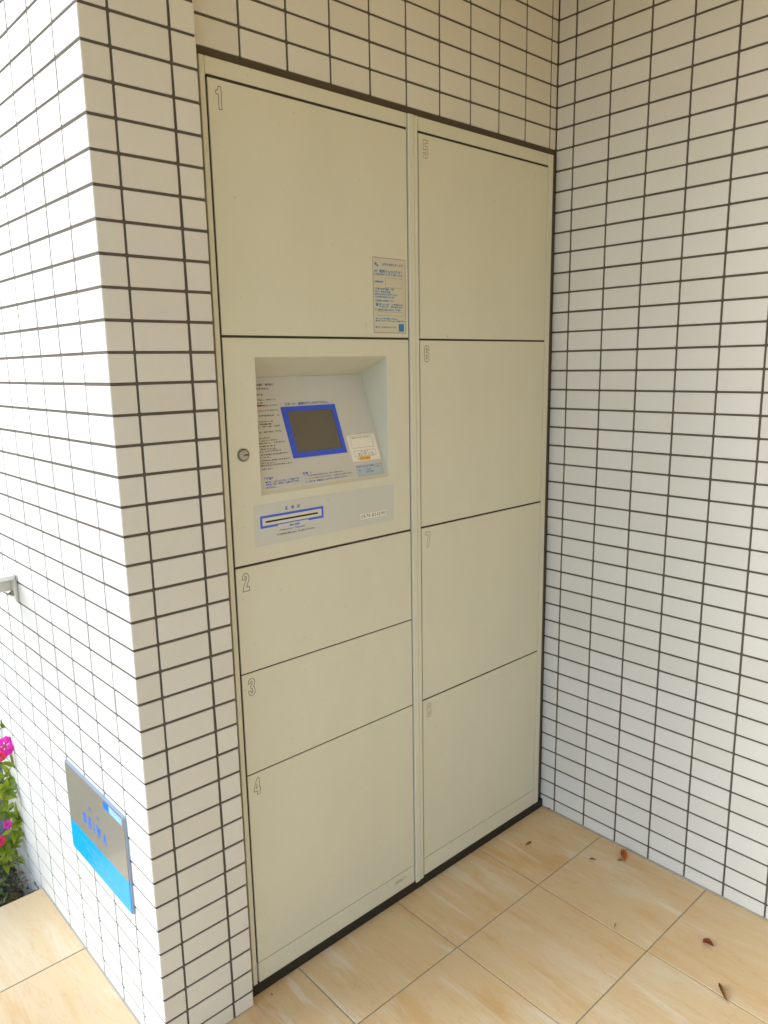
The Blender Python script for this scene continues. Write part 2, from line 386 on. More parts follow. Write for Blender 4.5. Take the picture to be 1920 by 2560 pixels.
# pillar on the left: front plane y = YP (stands 3 cm proud), left face turned by BA
WX, YP, BA = -1.2184, -.0307, -.0156
PE = .1917; XE = WX+PE
BD = Vector((math.sin(BA), math.cos(BA))); BN = Vector((-BD.y, BD.x))      # along the side face, outward normal
END = .936
def side(s, d=0.0):  # point s along the side face, d outwards
    return Vector((WX, YP)) + BD*s + BN*d
pl = empty('tiled_pillar', (WX+.1, YP+.2, 0), 'brightly lit pillar of off white tiles at the left of the lockers carrying the small sign', 'pillar')
def prism(name, pts, z0, z1, parent, mat, kind=None):
    bm = bmesh.new()
    a = [bm.verts.new((p[0], p[1], z0)) for p in pts]; b = [bm.verts.new((p[0], p[1], z1)) for p in pts]
    n = len(pts); bm.faces.new(a); bm.faces.new(b)
    for i in range(n): bm.faces.new((a[i], a[(i+1) % n], b[(i+1) % n], b[i]))
    bmesh.ops.recalc_face_normals(bm, faces=bm.faces)
    return link(name, to_mesh(bm, name), parent, mat, kind=kind)
ci = .0020
c0 = side(0, -ci); e0 = side(END-.004, -ci)
prism('wall_core', [(c0.x, YP+ci), (XE-ci, YP+ci), (XE-ci, .20), (XE-ci, e0.y), (e0.x, e0.y)], -.45, TOP, pl, M['grout'])
# corner tile plan outlines (travel so that the inside of the wall is on the left)
def arc(cx, cy, r, a0, a1, n=4): return [(cx+r*math.cos(a0+(a1-a0)*i/n), cy+r*math.sin(a0+(a1-a0)*i/n)) for i in range(n+1)]
RC = .0030
p1c, p2c = .0461, .1456
b1 = .0978
s_end = side(b1-JW/2); q = side(RC)
cc = q - BN*RC                                            # centre of the corner arc
pathL = [(s_end.x, s_end.y)] + arc(cc.x, YP+RC, RC, math.pi-BA*0, 1.5*math.pi) + [(WX+p1c-JW/2, YP)]
pathR = [(WX+p2c+JW/2, YP)] + arc(XE-RC, YP+RC, RC, 1.5*math.pi, 2*math.pi) + [(XE, -.0015)]
ctr = Vector(((WX+.02), YP+.04))
def recentre(path, o): return [(p[0]-o[0], p[1]-o[1]) for p in path]
_pc = {}
def corner_mesh(which, h):
    k = (which, round(h, 4))
    if k not in _pc:
        _pc[k] = poly_tile(recentre(pathL if which == 'L' else pathR, (WX, YP) if which == 'L' else (XE, YP)), h)
    return _pc[k]
it = []
for zc, h in rows(.0015, TOP):
    Mw = T(WX, YP, zc)
    aL = share(Mw, [(0, 0, -h/2), (p1c, 0, -h/2), (p1c, 0, h/2), (0, 0, h/2)]) + share(Mw, [(0, 0, -h/2), (0, .095, -h/2), (0, .095, h/2), (0, 0, h/2)])
    it.append((corner_mesh('L', h), Mw, aL))
    Mw = T(XE, YP, zc)
    it.append((corner_mesh('R', h), Mw, share(Mw, [(-.044, 0, -h/2), (0, 0, -h/2), (0, 0, h/2), (-.044, 0, h/2)])))
    wd = p2c-p1c-JW
    Mw = T(WX+(p1c+p2c)/2, YP, zc)
    it.append((tmesh(wd, h), Mw, area(Mw, wd, h)))
RB = Matrix.Rotation(math.atan2(-BD.y, -BD.x), 4, 'Z')
js = [b1+.1*i for i in range(9)] + [END+JW/2]
for i in range(len(js)-1):
    a, b = js[i]+JW/2, js[i+1]-JW/2
    zmin = .0015 if b < .69 else -.42
    for zc, h in rows(zmin, TOP):
        m_ = side((a+b)/2)
        Mw = T(m_.x, m_.y, zc) @ RB
        it.append((tmesh(b-a, h), Mw, area(Mw, b-a, h)))
for zc, h in rows(-.42, -.001):                            # the crossing column below the paving edge
    pass
lay(pl, it)

# ------------------------------------------------------------------ floor, soil, surroundings
FX = [0.0]+[-.295-.3015*i for i in range(4)]
fl = prism('floor', [(-3.4, -3.1), (.0030, -3.1), (.0030, .05), (-1.19, .05), (-1.19, .653), (-3.4, .653)], -.16, -.0016, None, M['fgrout'], 'structure')
def ftile(wx, wy, th=.010, b=.0009):
    bm = bmesh.new()
    def ring(ins, z):
        x, y = wx/2-ins, wy/2-ins
        return [bm.verts.new(p) for p in ((-x,-y,z),(x,-y,z),(x,y,z),(-x,y,z))]
    rs = [ring(0, -th), ring(0, -b), ring(b*.3, -b*.3), ring(b, 0)]
    for a, c in zip(rs[:-1], rs[1:]):
        for i in range(4): bm.faces.new((a[i], a[(i+1) % 4], c[(i+1) % 4], c[i]))
    bm.faces.new(rs[-1])
    me = to_mesh(bm, 'floor_tile'); me.materials.append(M['floor']); return me
_fm = {}
def fmesh(a, b):
    k = (round(a, 4), round(b, 4))
    if k not in _fm: _fm[k] = ftile(*k)
    return _fm[k]
FJ = .0030
xs_in = [-.003, -.2945, -.5985, -.899, -1.2000]
xs_out = [-1.2000-.3*i for i in range(8)]
ys_in = [-.0090, -.2125, -.5125] + [-.8125-.3*i for i in range(8)]
ys_out = [.6550, .3735, .0735, -.2200] + [-.5180-.3*i for i in range(9)]
cells = []
for i in range(len(xs_in)-1):
    for j in range(len(ys_in)-1): cells.append((xs_in[i+1], xs_in[i], ys_in[j+1], ys_in[j]))
for i in range(len(xs_out)-1):
    for j in range(len(ys_out)-1): cells.append((xs_out[i+1], xs_out[i], ys_out[j+1], ys_out[j]))
restV, restF = [], []
for (x0, x1, y0, y1) in cells:
    if y0 < -3.05 or x0 < -3.35: continue
    wx, wy = x1-x0-FJ, y1-y0-FJ
    if y1 == .6550: wy += FJ/2; y1 += FJ/2
    Mw = T((x0+x1)/2, (y0+y1)/2, 0)
    a = share(Mw, [(-wx/2, -wy/2, 0), (wx/2, -wy/2, 0), (wx/2, wy/2, 0), (-wx/2, wy/2, 0)])
    me = fmesh(wx, wy)
    if a > 0: link('floor_tile', me, fl, None, Mw @ T(0, 0, random.uniform(-.0002, .0001)))
    else:
        b0 = len(restV); restV += [tuple(Mw @ v.co) for v in me.vertices]; restF += [tuple(k+b0 for k in p.vertices) for p in me.polygons]
me = bpy.data.meshes.new('floor_tiles_beyond'); me.from_pydata(restV, [], restF); me.materials.append(M['floor'])
link('floor_tiles', me, fl, None, None, kind='stuff')
# thin joint bead where floor meets the right wall and the pillar
bm = bmesh.new(); bx(bm, -.0042, .0010, -3.0, -.010, -.002, .0026)
link('joint_bead', to_mesh(bm, 'joint_bead'), fl, M['floorjoint'])
bm = bmesh.new()
qa, qb, qc, qd = side(0, .0035), side(.684, .0035), side(.684, -.002), side(0, -.002)
a = [bm.verts.new((p.x, p.y, .0022)) for p in (qa, qb, qc, qd)]; bm.faces.new(a)
a2 = [bm.verts.new((p.x, p.y, -.003)) for p in (qa, qb)]; bm.faces.new((a[0], a[1], a2[1], a2[0]))
link('joint_bead', to_mesh(bm, 'joint_bead'), fl, M['floorjoint'])
# kerb face below the paving edge, soil bed, ground
box_obj('kerb', None, M['kerb'], -3.4, side(.684).x-.002, .640, .6535, -.45, -.0105, kind='structure')
bm = bmesh.new()
bmesh.ops.create_grid(bm, x_segments=60, y_segments=40, size=1.0)
for v in bm.verts:
    v.co.x = -2.3+v.co.x*1.12; v.co.y = 1.60+v.co.y*.96
    v.co.z = -.20 + random.uniform(-.012, .012) + .02*math.sin(v.co.x*7)*math.cos(v.co.y*6)
link('soil', to_mesh(bm, 'soil', True), None, M['soil'], kind='structure')
bm = bmesh.new(); bmesh.ops.create_grid(bm, x_segments=1, y_segments=1, size=120)
link('ground', to_mesh(bm, 'ground'), None, M['ground'], T(0, 0, -.46), kind='structure')
# unseen porch: soffit lowered and coloured for warm bounce, wall added to block light
box_obj('ceiling', None, M['ceil'], -2.10, -.0005, -3.3, YP-.001, 2.32, 2.42, kind='structure')
box_obj('ceiling', None, M['ceil'], XE+.001, -.0005, YP-.0005, -.0005, 2.3205, 2.4205, kind='structure')
ow = box_obj('blocker_wall', None, M['render'], -2.0, .0, -3.3, -3.103, -.1, 2.319, kind='structure')  # added behind the camera to block skylight and bounce warm light

# ------------------------------------------------------------------ lettering helpers
def text_mesh(s, res=2, offset=0.0, outline=0.0):
    cu = bpy.data.curves.new('lettering', 'FONT'); cu.body = s; cu.resolution_u = res; cu.offset = offset
    if outline > 0: cu.fill_mode = 'NONE'; cu.bevel_depth = outline; cu.bevel_resolution = 0
    o = bpy.data.objects.new('lettering', cu); C.objects.link(o)
    dg = bpy.context.evaluated_depsgraph_get()
    me = bpy.data.meshes.new_from_object(o.evaluated_get(dg))
    bpy.data.objects.remove(o); bpy.data.curves.remove(cu)
    return me
class Face:
    """a flat print surface: origin, right, up, outward normal"""
    def __init__(s, o, r, u): s.o = Vector(o); s.r = Vector(r).normalized(); s.u = Vector(u).normalized(); s.n = s.r.cross(s.u)
    def p(s, x, y, d=0.0): return s.o + s.r*x + s.u*y + s.n*d
class Print:
    """collects flat print (rects, text) into one mesh with several inks"""
    def __init__(s, face): s.f = face; s.bm = bmesh.new(); s.mats = []
    def mi(s, m):
        if m not in s.mats: s.mats.append(m)
        return s.mats.index(m)
    def rect(s, x0, x1, y0, y1, d, m):
        quad(s.bm, [s.f.p(x0, y0, d), s.f.p(x1, y0, d), s.f.p(x1, y1, d), s.f.p(x0, y1, d)], s.mi(m))
    def plate(s, x0, x1, y0, y1, d0, d1, m):
        P = [[s.f.p(x, y, d) for (x, y) in ((x0, y0), (x1, y0), (x1, y1), (x0, y1))] for d in (d0, d1)]
        vs = [[s.bm.verts.new(p) for p in r] for r in P]; k = s.mi(m)
        fs = [s.bm.faces.new(vs[1])] + [s.bm.faces.new((vs[0][i], vs[0][(i+1) % 4], vs[1][(i+1) % 4], vs[1][i])) for i in range(4)]
        for f in fs: f.material_index = k
    def outline(s, x0, x1, y0, y1, t, d, m):
        s.rect(x0, x1, y1-t, y1, d, m); s.rect(x0, x1, y0, y0+t, d, m); s.rect(x0, x0+t, y0+t, y1-t, d, m); s.rect(x1-t, x1, y0+t, y1-t, d, m)
    def text(s, t, x0, x1, y0, y1, d, m, offset=0.0, outline=0.0, keep=False, flat=True, res=2):
        me = text_mesh(t, res, offset, outline)
        if not me.vertices: return
        xs = [v.co.x for v in me.vertices]; ys = [v.co.y for v in me.vertices]; zs = [v.co.z for v in me.vertices]
        a, b, c, e = min(xs), max(xs), min(ys), max(ys)
        zr = max(max(zs)-min(zs), 1e-9)
        sx, sy = (x1-x0)/(b-a), (y1-y0)/(e-c)
        vs = [s.bm.verts.new(s.f.p(x0+(v.co.x-a)*sx, y0+(v.co.y-c)*sy, d+((v.co.z-min(zs))/zr*.0003 if outline > 0 else 0))) for v in me.vertices]
        k = s.mi(m)
        for p in me.polygons:
            try: f = s.bm.faces.new([vs[i] for i in p.vertices]); f.material_index = k
            except ValueError: pass
        bpy.data.meshes.remove(me)
    def done(s, name, parent, label=None):
        me = to_mesh(s.bm, name)
        for m in s.mats: me.materials.append(M[m])
        c = sum((v.co for v in me.vertices), Vector())/max(1, len(me.vertices))
        me.transform(T(*(-c)))
        return link(name, me, parent, None, T(*c), label=label)

# ------------------------------------------------------------------ parcel locker
YF = -.010
lk = empty('parcel_locker', (-.52, 0, 0), 'cream parcel locker with eight numbered doors and control panel, in the tiled recess', 'parcel locker')
box_obj('cabinet_body', lk, M['inside'], -1.012, -.022, .10, .45, .023, 1.8205)
for (bx0, bx1, bz0, bz1) in ((-1.012, -.560, 1.345, 1.8205), (-1.012, -.940, .9565, 1.345), (-.5955, -.560, .9565, 1.345), (-.9400, -.5955, .9565, 1.0600), (-.560, -.022, .023, 1.8205), (-1.012, -.560, .023, .9565)):
    box_obj('cabinet_back', lk, M['inside'], bx0, bx1, .0045, .0990, bz0, bz1)
# sealant round the opening
bm = bmesh.new()
bx(bm, -1.0265, -.0012, .0008, .03, 1.8190, 1.8368)
bx(bm, -.0225, -.0004, -.0020, .0030, .0, 1.8190)
bx(bm, -1.0265, -1.0115, .0008, .0040, .0, 1.8190)
link('sealant', to_mesh(bm, 'sealant'), lk, M['bandseal'])
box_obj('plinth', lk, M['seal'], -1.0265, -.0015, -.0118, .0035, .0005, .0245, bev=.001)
# frame: stiles, rails, kick strip, centre stile of two folded sections
bm = bmesh.new(); yb = .0038
bx(bm, -1.0125, -1.0028, YF, yb, .0235, 1.8210, .0006)
link('left_stile', to_mesh(bm, 'stile'), lk, M['frame']).name = 'stile'
bm = bmesh.new(); bx(bm, -.0415, -.0235, YF-.0006, yb, .0235, 1.8210, .0008)
link('stile', to_mesh(bm, 'stile'), lk, M['frame'])
bm = bmesh.new()
bx(bm, -1.0022, -.5365, YF, yb, 1.7940, 1.8210, .0006); bx(bm, -.5035, -.0420, YF, yb, 1.7940, 1.8210, .0006)
link('top_rail', to_mesh(bm, 'top_rail'), lk, M['frame'])
bm = bmesh.new()
bx(bm, -.5345, -.5195, YF-.0035, yb, .0200, 1.8208, .0010); bx(bm, -.5187, -.5060, YF-.0022, yb, .0205, 1.8208, .0010)
bx(bm, -.5165, -.5085, YF-.0030, YF-.0015, .0215, 1.8150, .0005)
link('centre_stile', to_mesh(bm, 'centre_stile'), lk, M['frame'])
ks = []
for (x0, x1) in ((-.9985, -.5375), (-.5020, -.0428)):
    bm = bmesh.new(); bx(bm, x0, x1, YF, yb, .0235, .0708, .0006); ks.append(link('kick_strip', to_mesh(bm, 'kick_strip'), lk, M['frame']))
pr = Print(Face((0, YF, 0), (1, 0, 0), (0, 0, 1)))
pr.text('2012', -.606, -.570, .0475, .0555, .0003, 'scuff'); pr.mats = ['scuff']
pr.bm.free(); pr.bm = bmesh.new()
for k in range(26):                                        # rubbed grey smudge on the kick strip
    x = random.uniform(-.606, -.570); z = .0535+random.uniform(-.0045, .0045); r = random.uniform(.0008, .0026)
    pr.rect(x-r*1.6, x+r*1.6, z-r*.5, z+r*.5, .0002+k*.000004, 'scuff')
pr.done('scuff', ks[0])
front = Face((0, YF, 0), (1, 0, 0), (0, 0, 1))
L0, L1, R0, R1 = -.9985, -.5375, -.5020, -.0428
GAP = dict(t=.0048, a=.0042, b=.0040, c=.0024)
def oval(cx, cy, rx, ry, n=12): return [(cx+rx*math.cos(2*math.pi*i/n), cy+ry*math.sin(2*math.pi*i/n)) for i in range(n)]
NUM = {
 '1': [[(.0,1.75),(.35,1.85),(.5,2.2),(1,2.2),(1,0),(.45,0),(.45,1.45),(0,1.45)]],
 '2': [[(0,1.45),(.02,1.7),(.12,1.98),(.32,2.15),(.55,2.2),(.8,2.08),(.95,1.85),(1,1.55),(.93,1.25),(.75,.92),(.55,.5),(1,.5),(1,0),(0,0),(.05,.35),(.2,.8),(.5,1.25),(.6,1.55),(.58,1.78),(.5,1.85),(.42,1.78),(.4,1.45)]],
 '3': [[(0,1.6),(.06,1.95),(.25,2.15),(.5,2.2),(.8,2.12),(.96,1.9),(1,1.62),(.92,1.32),(.75,1.15),(.93,.95),(1,.6),(.92,.22),(.72,.04),(.48,0),(.2,.08),(.05,.3),(0,.65),(.38,.65),(.41,.42),(.5,.33),(.6,.42),(.62,.7),(.53,.92),(.35,.98),(.35,1.3),(.53,1.34),(.61,1.55),(.59,1.78),(.5,1.87),(.41,1.78),(.38,1.6)]],
 '4': [[(.5,2.2),(.88,2.2),(.88,.88),(1.02,.88),(1.02,.5),(.88,.5),(.88,0),(.5,0),(.5,.5),(0,.5),(0,.85)],[(.5,.88),(.30,.88),(.5,1.5)]],
 '5': [[(.05,2.2),(.95,2.2),(.95,1.85),(.4,1.85),(.4,1.45),(.62,1.5),(.88,1.38),(1,1.05),(1,.5),(.9,.18),(.7,.03),(.48,0),(.2,.06),(.04,.25),(0,.65),(.38,.65),(.41,.42),(.5,.35),(.6,.45),(.61,1.0),(.5,1.16),(.4,1.03),(.05,1.03)]],
 '6': [[(1,1.6),(.95,1.95),(.75,2.15),(.5,2.2),(.22,2.12),(.05,1.9),(0,1.5),(0,.6),(.08,.2),(.28,.03),(.52,0),(.8,.08),(.96,.3),(1,.65),(.96,1.08),(.8,1.32),(.58,1.36),(.4,1.25),(.4,1.65),(.5,1.87),(.6,1.78),(.62,1.6)], oval(.5,.68,.11,.34)],
 '7': [[(0,2.2),(1,2.2),(1,1.85),(.62,0),(.2,0),(.56,1.8),(0,1.8)]],
 '8': [[(.5,2.2),(.8,2.12),(.97,1.85),(.97,1.5),(.8,1.16),(.97,.9),(1,.55),(.9,.18),(.68,.02),(.5,0),(.3,.02),(.1,.18),(0,.55),(.03,.9),(.2,1.16),(.03,1.5),(.03,1.85),(.2,2.12)], oval(.5,.60,.12,.28), oval(.5,1.64,.12,.24)]}
def numeral(pr, n_, x0, x1, z0, z1, t, d, m):
    for loop in NUM[n_]:
        P = [Vector((x0+(x1-x0)*px_, z0+(z1-z0)*pz/2.2)) for px_, pz in loop]; n = len(P); O, I = [], []
        for i in range(n):
            a = (P[i]-P[i-1]).normalized(); b = (P[(i+1) % n]-P[i]).normalized()
            nn = Vector((a.y+b.y, -a.x-b.x)); L = nn.length
            nn = nn/L*min(1/max(.35, L/2), 1.8) if L > 1e-6 else Vector((a.y, -a.x))
            O.append(P[i]+nn*t/2); I.append(P[i]-nn*t/2)
        for i in range(n):
            j = (i+1) % n
            quad(pr.bm, [pr.f.p(O[i].x, O[i].y, d), pr.f.p(O[j].x, O[j].y, d), pr.f.p(I[j].x, I[j].y, d), pr.f.p(I[i].x, I[i].y, d)], pr.mi(m))
doors = [  # number, x0, x1, z0, z1
 ('1', L0, L1, 1.3675, 1.7890), ('2', L0, L1, .7218, .9342), ('3', L0, L1, .5062, .7192), ('4', L0, L1, .0722, .5036),
 ('5', R0, R1, 1.3662, 1.7890), ('6', R0, R1, .9384, 1.3620), ('7', R0, R1, .5062, .9340), ('8', R0, R1, .0722, .5024)]
door = {}
for n_, x0, x1, z0, z1 in doors:
    d_ = box_obj('door', lk, M['paint'], x0, x1, YF, yb-.0005, z0, z1, bev=.0010, seg=2, label='cream locker door numbered '+n_)
    door[n_] = d_
    pr = Print(front)
    wd = .0150; x = x0+.0130; zt = z1-.0110
    if n_ == '1': wd = .0105; x += .0015
    numeral(pr, n_, x, x+wd, zt-.0360, zt, .0013, .00015, 'numdark' if n_ in '12346' else 'numfaint')
    pr.done('number', d_)
# tiny rust marks on door 1 and door 6 edge
pr = Print(front)
for (x, z) in ((-.6598, 1.3935), (-.6594, 1.3885)):
    pr.rect(x-.0009, x+.0009, z-.0012, z+.0012, .0003, 'rust')
pr.done('rust_mark', door['1'])
pr = Print(front); pr.rect(-.4165, -.4130, 1.3700, 1.3722, .0003, 'scuff'); pr.rect(-.4150, -.4138, 1.3722, 1.3745, .0003, 'scuff'); pr.done('scuff_mark', door['5'])

# dark strips that paint the shade into the door gaps
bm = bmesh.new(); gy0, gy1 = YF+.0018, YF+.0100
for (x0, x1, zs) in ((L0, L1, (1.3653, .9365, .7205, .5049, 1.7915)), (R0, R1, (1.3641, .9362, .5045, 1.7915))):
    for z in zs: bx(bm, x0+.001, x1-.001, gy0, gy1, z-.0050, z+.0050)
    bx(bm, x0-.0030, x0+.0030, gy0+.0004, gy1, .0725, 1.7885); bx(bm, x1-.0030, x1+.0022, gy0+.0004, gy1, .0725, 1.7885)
link('gap_shade', to_mesh(bm, 'gap_shade'), lk, M['inside'])
# service sticker on door 1 (clear film, printed in blue)
pr = Print(front)
sx0, sx1, sz0, sz1 = -.6383, -.5452, 1.3765, 1.5292
pr.plate(sx0, sx1, sz0, sz1, .0, .00020, 'clear')
pr.outline(sx0, sx1, sz0, sz1, .0010, .00028, 'inkgrey')
D = .00030
def ln(t, x0, x1, z, h, m='inkcyan', off=.045): pr.text(t, x0, x1, z-h*.58, z+h*.58, D, m, offset=off)
# round emblem
bmesh.ops.create_circle
def disc(pr_, cx, cz, r, d, m, seg=16, squash=1.0):
    f = pr_.bm.faces.new([pr_.bm.verts.new(pr_.f.p(cx+r*math.cos(2*math.pi*i/seg), cz+r*squash*math.sin(2*math.pi*i/seg), d)) for i in range(seg)]); f.material_index = pr_.mi(m)
disc(pr, -.6275, 1.5150, .0052, D, 'sheet2'); disc(pr, -.6300, 1.5160, .0030, D+.00004, 'inkcyan'); disc(pr, -.6255, 1.5128, .0024, D+.00005, 'inkcyan')
ln('お客さま相談サービス', -.6115, -.5526, 1.5160, .0050, 'inkcyan')
ln('本機', -.6345, -.6240, 1.5020, .0040); ln('宅配ボックス管理', -.6200, -.5570, 1.5015, .0062)
ln('ご不明な点はこちらまでご連絡ください。', -.6346, -.5507, 1.4955, .0036)
ln('お問合先▼', -.6339, -.6095, 1.4806, .0038)
pr.outline(-.6040, -.5550, 1.4695, 1.4895, .0005, D, 'inkgrey')
ln('管理会社の電話番号、受付', -.6349, -.5803, 1.4660, .0042); ln('故障・紛失の場合', -.6345, -.5884, 1.4606, .0036)
ln('お急ぎの方は下記までお電話ください', -.6341, -.5690, 1.4553, .0036); ln('受付時間外は翌日になります', -.6337, -.5772, 1.4499, .0034)
ln('ご利用者さま専用ダイヤル', -.6328, -.5808, 1.4424, .0036)
ln('■', -.6308, -.6246, 1.4345, .0052); ln('荷物の入れ方', -.6219, -.5936, 1.4350, .0038); ln('取り出し方', -.6219, -.5960, 1.4302, .0034)
ln('入居者の方', -.5879, -.5541, 1.4352, .0036); ln('配達員の方は', -.5889, -.5560, 1.4302, .0034)
ln('暗証番号をお忘れの方は、管理室へ', -.6338, -.5590, 1.4243, .0036)
pr.outline(-.6270, -.5538, 1.4120, 1.4200, .0004, D, 'inkgrey')
ln('サービス▼ 宅配システム', -.6326, -.5711, 1.4060, .0034); ln('営業所 このボックスについてのお問い合せ', -.6327, -.5487, 1.4013, .0032)
ln('無断でシールをはがさないでください', -.6331, -.5726, 1.3885, .0034)
pr.rect(-.5665, -.5515, 1.3800, 1.3960, D, 'inkcyan')      # plain blue square where the code stood
pr.done('sticker', door['1'], 'clear sticker printed in blue')

# control panel with its sloping recess
tp_x0, tp_x1, tp_z0, tp_z1 = L0, L1, .9388, 1.3630
hx0, hx1, hz0, hz1 = -.9325, -.6022, 1.0690, 1.3280
bm = bmesh.new()
def plate_with_hole(bm, X0, X1, Z0_, Z1_, a0, a1, c0_, c1_, y, t):
    O = [(X0, Z0_), (X1, Z0_), (X1, Z1_), (X0, Z1_)]; I = [(a0, c0_), (a1, c0_), (a1, c1_), (a0, c1_)]
    b = .0009
    Ob = [bm.verts.new((x, y+b, z)) for x, z in O]
    Of = [bm.verts.new((x+(b if x == X0 else -b), y, z+(b if z == Z0_ else -b))) for x, z in O]
    If = [bm.verts.new((x+(-b if x == a0 else b), y, z+(-b if z == c0_ else b))) for x, z in I]
    Ib = [bm.verts.new((x, y+b, z)) for x, z in I]
    Obk = [bm.verts.new((x, y+t, z)) for x, z in O]
    for A, B in ((Obk, Ob), (Ob, Of), (Of, If), (If, Ib)):
        for i in range(4): bm.faces.new((A[i], A[(i+1) % 4], B[(i+1) % 4], B[i]))
    return Ib
plate_with_hole(bm, tp_x0, tp_x1, tp_z0, tp_z1, hx0, hx1, hz0, hz1, YF, .0130)
yB, zB = .0794, 1.2903; yL, zL = -.0040, 1.0745
def q4(*p): bm.faces.new([bm.verts.new(v) for v in p])
q4((hx0, YF+.0009, hz1), (hx1, YF+.0009, hz1), (hx1, yB, zB), (hx0, yB, zB))          # ceiling of the recess
q4((hx0, yB, zB), (hx1, yB, zB), (hx1, yL, zL), (hx0, yL, zL))                        # sloping face
q4((hx0, yL, zL), (hx1, yL, zL), (hx1, YF+.0009, hz0), (hx0, YF+.0009, hz0))          # lip
for x in (hx0, hx1):
    q4((x, YF+.0009, hz1), (x, yB, zB), (x, yL, zL), (x, YF+.0009, hz0))
bmesh.ops.recalc_face_normals(bm, faces=bm.faces)
tp = link('control_panel', to_mesh(bm, 'control_panel'), lk, M['paint'])
v_ = Vector((0, yB-yL, zB-zL)); SL = v_.length
slope = Face((0, yL, zL), (1, 0, 0), v_)
if slope.n.y > 0: slope.n = -slope.n
# s coordinates were measured from y=-.005, z=1.07
S0 = -.0048
pr = Print(slope)
pr.plate(-.9300, -.6040, .0030, SL-.0006, .0, .0007, 'sheet'); pr.done('instruction_sheet', tp, 'pale grey instruction sheet on the sloping face')
pr = Print(slope); D = .00095
def sl_t(t, x0, x1, s, h, m='inkgrey', off=.04): pr.text(t, x0, x1, s+S0-h/2, s+S0+h/2, D, m, offset=off)
rows_ = [(-.9260,-.8387,.2198,.0052,'このロッカーは居住者用に'),(-.9260,-.8516,.2116,.0052,'荷物をお預かりできません。'),
 (-.9260,-.8717,.1989,.0032,'【ご注意】'),(-.9260,-.8438,.1880,.0036,'荷物の大きさを確認し、扉を選ぶ'),(-.9260,-.8756,.1818,.0032,'画面にふれる'),
 (-.8890,-.8431,.1763,.0036,'画面の案内に従ってください'),(-.9260,-.8441,.1659,.0036,'部屋番号を入力してください。'),(-.9260,-.8441,.1552,.0038,'荷物を入れて扉を閉める　Ａ'),
 (-.9260,-.8632,.1431,.0032,'お預かりできない物'),(-.9260,-.8678,.1380,.0032,'現金・貴重品'),(-.9260,-.8486,.1328,.0036,'生鮮食品、冷凍品、冷蔵'),(-.9260,-.8478,.1217,.0036,'動物、植物、危険物など不可。'),
 (-.9260,-.8781,.1097,.0030,'操作の方法'),(-.9260,-.8621,.1046,.0032,'①画面にふれてください'),(-.9260,-.8461,.0994,.0034,'②部屋番号を押し、確認を押す'),
 (-.9260,-.8696,.0933,.0032,'③扉が開きます'),(-.9260,-.8723,.0876,.0030,'④荷物を入れる'),(-.9260,-.8614,.0828,.0032,'⑤扉をしっかり閉める'),(-.9260,-.8447,.0762,.0034,'⑥受領印の必要な方は伝票を挿入'),
 (-.9260,-.8884,.0708,.0030,'終了です。'),(-.9260,-.8451,.0644,.0034,'満室の場合はご利用になれません'),(-.9260,-.8806,.0591,.0032,'ご了承ください。'),(-.9260,-.8439,.0546,.0034,'長期間のお預かりはできませんので'),(-.9200,-.8901,.0475,.0034,'ご注意ください')]
for x0, x1, s_, h, t in rows_: sl_t(t, x0, x1, s_, h)
pr.rect(-.8905, -.8800, .1745+S0, .1782+S0, D, 'inkred')
sl_t('スタート：画面に軽くふれて下さい。', -.8253, -.7139, .1768, .0058, 'inkblue')
sl_t('管理会社', -.9166, -.8950, .0286, .0056, 'inkblue', .05)
sl_t('連絡先　このボックスは、管理組合で管理', -.9160, -.8341, .0212, .0040, 'inkblue'); sl_t('の場合、故障、紛失などの連絡は管理会社', -.9165, -.8358, .0162, .0040, 'inkblue'); sl_t('まで下さい。', -.9167, -.8932, .0104, .0038, 'inkblue')
sl_t('警告', -.8245, -.8110, .0292, .0056, 'inkblue', .05); sl_t('△', -.8074, -.8028, .0304, .0046)
sl_t('１．扉で手や指をはさまないよう、十分にご注意ください。', -.8213, -.7203, .0236, .0034); sl_t('２．ロッカーの中に入らないで下さい。お子様にもご注意ください。', -.8215, -.6984, .0176, .0034)
sl_t('３．危険物、貴重品などは絶対に入れないで下さい', -.8220, -.7139, .0115, .0038, 'inkblue')
pr.done('instruction_text', tp)
# display: blue bezel ring with the glass set back
bx0, bx1, bs0, bs1 = -.8372, -.6985, .0622+S0, .1705+S0
gx0, gx1, gs0, gs1 = -.8242, -.7085, .0728+S0, .1606+S0
bm = bmesh.new()
def ringplate(bm, f, o, i, d0, d1, depth):
    def r(b, d): return [bm.verts.new(f.p(x, y, d)) for x, y in ((b[0], b[2]), (b[1], b[2]), (b[1], b[3]), (b[0], b[3]))]
    A, B, E_, G = r(o, d0), r(o, d1), r(i, d1), r(i, depth)
    for P, Q in ((A, B), (B, E_), (E_, G)):
        for k in range(4): bm.faces.new((P[k], P[(k+1) % 4], Q[(k+1) % 4], Q[k]))
ringplate(bm, slope, (bx0, bx1, bs0, bs1), (gx0, gx1, gs0, gs1), .0, .0024, .00078)
bmesh.ops.recalc_face_normals(bm, faces=bm.faces)
link('screen_bezel', to_mesh(bm, 'screen_bezel'), tp, M['blue'])
pr = Print(slope); pr.rect(gx0+.0001, gx1-.0001, gs0+.0001, gs1-.0001, .0009, 'glass'); pr.done('screen', tp, 'dark blank touch screen')
